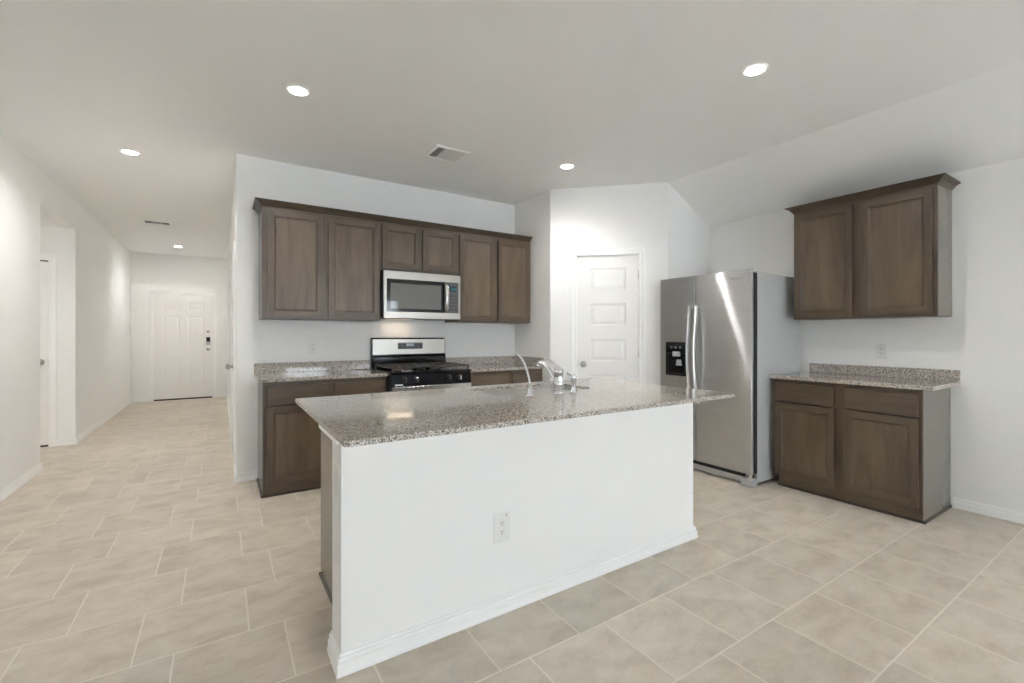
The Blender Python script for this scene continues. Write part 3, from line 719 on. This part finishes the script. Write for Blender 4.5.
# ------------------------------------------------------------------ outlets
def outlet(label, fr, w=0.072, h=0.116):
    t = thing('wall_outlet', label, 'outlet', fr, 'electrical outlets')
    part('cover_plate', MB().box(-w/2, w/2, -0.006, -0.0003, -h/2, h/2), M['plastic'], t, 0.003)
    for s in (-1, 1):
        z = s*0.0195
        r = part('receptacle', MB().prism([(x, z+q) for x, q in [(-0.013, -0.0145), (0.013, -0.0145), (0.0165, -0.008), (0.0165, 0.008), (0.013, 0.0145), (-0.013, 0.0145), (-0.0165, 0.008), (-0.0165, -0.008)]], 'y', -0.0085, -0.006), M['plastic'], t)
        mb = MB().box(-0.0075, -0.0052, -0.0091, -0.0085, z-0.001, z+0.008).box(0.0052, 0.0075, -0.0091, -0.0085, z+0.0005, z+0.008)
        mb.lathe([(0, -0.0091), (0.0027, -0.0091), (0.0027, -0.0085), (0, -0.0085)], (0, 0, z-0.0075), 'y', 12)
        part('slots', mb, M['slot'], r)
    part('screw', MB().lathe([(0, -0.0075), (0.003, -0.007), (0.003, -0.006), (0, -0.006)], (0, 0, 0), 'y', 12), M['plastic'], t)
    return t
ol = outlet('white outlet low on the front of the island half wall', frame((1.055, WY0, 0.379), (1, 0)), 0.084, 0.130)
part('pilot_dot', MB().lathe([(0, -0.0068), (0.003, -0.0068), (0.003, -0.006), (0, -0.006)], (0.022, 0, 0.052), 'y', 12), M['slot'], ol)
sw = thing('wall_switch', 'white rocker switch on the narrow left end of the island half wall', 'switch', frame((WX0, 1.795, 0.690), (0, 1)))
sw.rotation_euler = (0, 0, math.atan2(-1, 0))
part('cover_plate', MB().box(-0.035, 0.035, -0.005, -0.0003, -0.0575, 0.0575), M['plastic'], sw, 0.003)
part('rocker', MB().prism([(-0.0052, -0.033), (-0.0075, -0.033), (-0.0060, 0.0), (-0.0095, 0.033), (-0.0052, 0.033)], 'x', -0.0165, 0.0165), M['plastic'], sw, 0.0006)
outlet('white outlet above the granite on the right wall', frame((XR, 1.438, 1.110), (0, -1)))
outlet('white outlet on the kitchen wall left of the range', frame((0.70, YK, 1.128), (1, 0)))

# ------------------------------------------------------------------ microwave
mw = thing('microwave', 'stainless over the range microwave with a dark window', 'microwave', frame((1.232, 4.052, 1.392), (1, 0)))
W, H = 0.764, 0.432
part('body', MB().box(0, W, 0.022, 0.394, 0.004, H-0.002), M['blackm'], mw, 0.003)
fp = MB()
fp.box(0, W, 0, 0.0215, H-0.072, H).box(0, W, 0, 0.0215, 0, 0.060).box(0, 0.028, 0, 0.0215, 0.060, H-0.072).box(W-0.020, W, 0, 0.0215, 0.060, H-0.072)
part('front_frame', fp, M['range_steel'], mw, 0.002)
dr = part('door', MB().box(0.0285, 0.595, 0.002, 0.0215, 0.0605, H-0.0725), M['black'], mw, 0.002)
part('door_window', MB().box(0.062, 0.560, 0.0005, 0.002, 0.090, H-0.110), M['mwglass'], dr)
hb = [(0.608, -0.006, 0.075), (0.608, -0.026, 0.105), (0.608, -0.036, 0.155), (0.608, -0.040, 0.210), (0.608, -0.036, 0.265), (0.608, -0.026, 0.315), (0.608, -0.006, 0.345)]
part('handle', MB().tube(hb, 0.0135, 16, flat=(1.45, 0.75)), M['steel_bright'], mw)
cp = part('control_panel', MB().box(0.5955, 0.7435, 0.001, 0.0215, 0.0605, H-0.0725), M['keypad'], mw, 0.002)
part('display', MB().box(0.655, 0.722, 0.0003, 0.001, 0.272, 0.318), M['black'], cp)
dg = MB()
for k in range(4):
    x = 0.662+k*0.0145+(0.003 if k > 1 else 0); 
    for zz in (0.281, 0.2935, 0.306): dg.box(x, x+0.009, -0.0003, 0.0003, zz, zz+0.003)
    dg.box(x+0.0085, x+0.011, -0.0003, 0.0003, 0.282, 0.308)
part('display_digits', dg, M['blue'], cp)
for r in range(5):
    for c in range(3):
        part('button', MB().box(0.650+c*0.029, 0.672+c*0.029, 0.0, 0.001, 0.085+r*0.033, 0.105+r*0.033), M['button'], cp)
part('vent_grille', MB().box(0.04, W-0.04, 0.03, 0.12, -0.004, 0.004), M['blackm'], mw)
part('grease_filter', MB().box(0.50, 0.66, 0.12, 0.30, -0.006, 0.004), M['greyplastic'], mw, 0.002)
part('light_lens', MB().box(0.12, 0.38, 0.235, 0.325, 0.0, 0.004), M['glow'], mw)
ld = bpy.data.lights.new('hood_lamp', 'AREA'); ld.energy = HOOD_W; ld.shape = 'RECTANGLE'; ld.size = 0.26; ld.size_y = 0.09; ld.color = (1.0, 0.80, 0.58)
lo = bpy.data.objects.new('hood_lamp', ld); COL.objects.link(lo); lo.parent = mw; lo.location = (0.25, 0.28, -0.012)

# ------------------------------------------------------------------ range
rg = thing('gas_range', 'stainless gas range with black cooktop and raised back panel', 'stove', frame((1.222, 3.80, 0), (1, 0)))
W = 0.764
part('body', MB().box(0, W, 0.028, 0.645, 0.02, 0.893), M['blackm'], rg, 0.003)
part('cooktop', MB().box(-0.003, W+0.003, 0.000, 0.575, 0.894, 0.914), M['black'], rg, 0.005)
cpn = part('control_panel', MB().prism([(0.0, 0.795), (0.027, 0.795), (0.027, 0.893), (0.012, 0.893)], 'x', 0, W), M['panelblack'], rg, 0.002)
for x in (0.115, 0.222, 0.382, 0.535, 0.640):
    kb = MB().lathe([(0, -0.026), (0.016, -0.026), (0.018, -0.022), (0.021, -0.004), (0.024, 0.0), (0.024, 0.004), (0, 0.004)], (x, 0.002, 0.848), 'y', 24)
    if x == 0.382: continue
    k = part('knob', kb, M['blackm'], rg)
    part('knob_grip', MB().box(x-0.007, x+0.007, -0.036, -0.024, 0.827, 0.869), M['chrome'], k, 0.002)
part('label_sticker', MB().box(0.03, 0.10, 0.0006, 0.0026, 0.800, 0.812), M['plastic'], cpn)
od = part('oven_door', MB().box(0.004, W-0.004, -0.012, 0.0275, 0.235, 0.790), M['steel_bright'], rg, 0.004)
part('oven_window', MB().box(0.13, W-0.13, -0.0135, -0.012, 0.34, 0.62), M['black'], od)
part('oven_handle', MB().tube([(0.06, -0.012, 0.735), (0.06, -0.050, 0.735), (0.075, -0.060, 0.735), (W/2, -0.062, 0.735), (W-0.075, -0.060, 0.735), (W-0.06, -0.050, 0.735), (W-0.06, -0.012, 0.735)], 0.011, 12), M['steel_bright'], od)
part('storage_drawer', MB().box(0.004, W-0.004, -0.010, 0.0275, 0.075, 0.228), M['steel_bright'], rg, 0.004)
for x in (0.04, W-0.04):
    for y in (0.08, 0.60): part('foot', MB().lathe([(0, 0.001), (0.018, 0.001), (0.018, 0.006), (0.009, 0.008), (0.009, 0.022), (0, 0.022)], (x, y, 0), 'z', 14), M['blackm'], rg)
bgd = part('backguard', MB().prism([(0.575, 0.905), (0.645, 0.905), (0.645, 1.212), (0.612, 1.212), (0.598, 1.200), (0.590, 1.040), (0.575, 1.020)], 'x', 0, W), M['black'], rg, 0.003)
part('steel_fascia', MB().prism([(0.5885, 1.048), (0.5865, 1.048), (0.5945, 1.196), (0.5965, 1.196)], 'x', 0.008, W-0.008), M['range_steel'], bgd)
dp = part('display_panel', MB().prism([(0.5865, 1.098), (0.5845, 1.098), (0.5880, 1.162), (0.5905, 1.162)], 'x', 0.252, 0.512), M['keypad'], bgd)
dm = MB()
for k in range(4):
    x = 0.345+k*0.017+(0.004 if k > 1 else 0)
    for zz in (1.130, 1.139, 1.148): dm.box(x, x+0.010, 0.584, 0.586, zz, zz+0.003)
part('clock_digits', dm, M['white_digits'], dp)
for r in range(2):
    for c in range(6):
        if 2 <= c <= 3 and r == 1: continue
        part('button', MB().box(0.262+c*0.042, 0.292+c*0.042, 0.583+0.0005*r, 0.5865, 1.106+r*0.026, 1.120+r*0.026), M['button'], dp)
# burners and grates
for x in (0.19, 0.574):
    for y in (0.155, 0.42):
        b_ = part('burner', MB().lathe([(0, 0.914), (0.050, 0.914), (0.048, 0.922), (0.036, 0.924), (0, 0.924)], (x, y, 0), 'z', 28), M['nickel'], rg)
        part('burner_cap', MB().lathe([(0, 0.924), (0.038, 0.924), (0.038, 0.930), (0.032, 0.933), (0, 0.934)], (x, y, 0), 'z', 28), M['iron'], b_)
part('griddle_burner', MB().lathe([(0, 0.914), (0.04, 0.914), (0.038, 0.924), (0.03, 0.928), (0, 0.929)], (0.382, 0.29, 0), 'z', 24), M['iron'], rg)
for gx0, gx1 in ((0.012, 0.376), (0.388, 0.752)):
    g = MB(); y0, y1 = 0.020, 0.555; zb, zt_ = 0.944, 0.958; bw = 0.010
    for y in (y0, (y0+y1)/2-bw/2, y1-bw): g.box(gx0, gx1, y, y+bw, zb, zt_)
    for x in (gx0, gx1-bw): g.box(x, x+bw, y0, y1, zb, zt_)
    cxm = (gx0+gx1)/2
    g.box(cxm-bw/2, cxm+bw/2, y0, y1, zb, zt_)
    for cy in (0.155, 0.42):
        g.box(gx0, gx1, cy-bw/2, cy+bw/2, zb, zt_)
        for dx in (-0.09, 0.09): g.box(cxm+dx-bw/2, cxm+dx+bw/2, cy-0.11, cy+0.11, zb, zt_)
    for x in (gx0, gx1-0.014):
        for y in (y0, y1-0.014): g.box(x, x+0.014, y, y+0.014, 0.9145, zb)
    part('grate', g, M['iron'], rg, 0.002)

# ------------------------------------------------------------------ refrigerator (front faces -x)
rf = thing('refrigerator', 'stainless side by side refrigerator with a black water dispenser', 'refrigerator', frame((3.60, 2.925, 0), (0, -1)))
W, H = 0.906, 1.752
part('case', MB().box(0.002, W-0.002, 0.085, 0.79, 0.028, H-0.002), M['fridge_side'], rf, 0.004)
part('gasket', MB().box(0.006, W-0.004, 0.0245, 0.085, 0.108, H-0.004), M['dark'], rf)
def fridge_door(x0, x1):
    mb = MB(); r = 0.006
    mb.prism([(x0, 0.024), (x0, r), (x0+r*0.3, r*0.3), (x0+r, 0), (x1-r, 0), (x1-r*0.3, r*0.3), (x1, r), (x1, 0.024)], 'z', 0.106, H+0.022)
    return part('door', mb, M['steel'], rf, 0.0015)
fz = fridge_door(0.0, 0.3815); fr_ = fridge_door(0.3905, W)
# dispenser: bezel, recess, controls, paddle
dx0, dx1, dz0, dz1 = 0.072, 0.299, 0.858, 1.172
mb = MB().box(dx0, dx1, -0.006, -0.0005, dz0, dz1)
ds = part('water_dispenser', MB().slab(dx0, dx1, -0.008, -0.0005, dz0, dz1, [(dx0+0.012, dx1-0.012, dz0+0.012, dz1-0.10)], [(0.006, 0.004), (0.012, 0.0065)]), M['black'], fz)
mb.bm.free()
part('dispenser_spout', MB().box(dx0+0.085, dx0+0.160, -0.022, -0.0025, dz0+0.180, dz0+0.225), M['greyplastic'], ds, 0.004)
part('dispenser_paddle', MB().prism([(dx0+0.118, dz0+0.095), (dx0+0.178, dz0+0.095), (dx0+0.170, dz0+0.150), (dx0+0.128, dz0+0.150)], 'y', -0.016, -0.002), M['greyplastic'], ds, 0.003)
for c in range(3):
    part('dispenser_button', MB().lathe([(0, -0.0092), (0.012, -0.0092), (0.012, -0.008), (0, -0.008)], (dx0+0.065+c*0.048, 0, dz1-0.05), 'y', 18), M['keypad'], ds)
def fridge_handle(x, parent):
    pts = []
    for i in range(21):
        u = i/20; z = 0.62+0.88*u; bow = math.sin(PI*u)
        pts.append((x, -0.030-0.040*bow, z))
    h = part('handle', MB().tube(pts, 0.013, 16, flat=(1.65, 0.8)), M['handle_steel'], parent)
    for z in (0.632, 1.488): part('handle_mount', MB().box(x-0.011, x+0.011, -0.034, -0.0005, z-0.012, z+0.012), M['handle_steel'], h, 0.003)
fridge_handle(0.3555, fz); fridge_handle(0.4225, fr_)
gl = part('kick_grille', MB().box(0.01, W-0.10, 0.046, 0.082, 0.012, 0.060), M['greyplastic'], rf, 0.002)
part('grille_gap_shade', MB().box(0.01, W-0.10, 0.050, 0.080, 0.061, 0.105), M['blackm'], rf)  # black strip paints in the shade between grille and doors
part('hinge_foot', MB().box(W-0.098, W-0.002, 0.004, 0.084, 0.003, 0.060), M['fridge_side'], rf, 0.004)
part('hinge_foot', MB().box(0.002, 0.009, 0.046, 0.084, 0.003, 0.060), M['fridge_side'], rf)
part('hinge_pin', MB().box(W-0.034, W-0.006, 0.012, 0.048, 0.061, 0.105), M['chrome'], rf, 0.002)
part('roller_foot', MB().box(0.03, W-0.03, 0.65, 0.70, 0.001, 0.028), M['dark'], rf)
for x in (0.03, W-0.03): part('hinge_cover', MB().box(x-0.022, x+0.022, 0.06, 0.17, H-0.0015, H+0.012), M['fridge_side'], rf, 0.004)
def text_mesh(txt, size):
    cu = bpy.data.curves.new('lettering', 'FONT'); cu.body = txt; cu.size = size; cu.extrude = 0.0008; cu.align_x = 'CENTER'
    to = bpy.data.objects.new('lettering', cu); COL.objects.link(to)
    dg_ = bpy.context.evaluated_depsgraph_get(); me = bpy.data.meshes.new_from_object(to.evaluated_get(dg_))
    COL.objects.unlink(to); bpy.data.objects.remove(to)
    me.transform(Matrix.Rotation(PI/2, 4, 'X')); return me
me = text_mesh('Whirlpool', 0.027)
me.materials.clear(); me.materials.append(M['steel_bright'])
lt = bpy.data.objects.new('badge_lettering', me); COL.objects.link(lt); lt.parent = fr_
lt.location = Vector((W-0.128, -0.0012, 1.700))-WPOS[fr_.name]
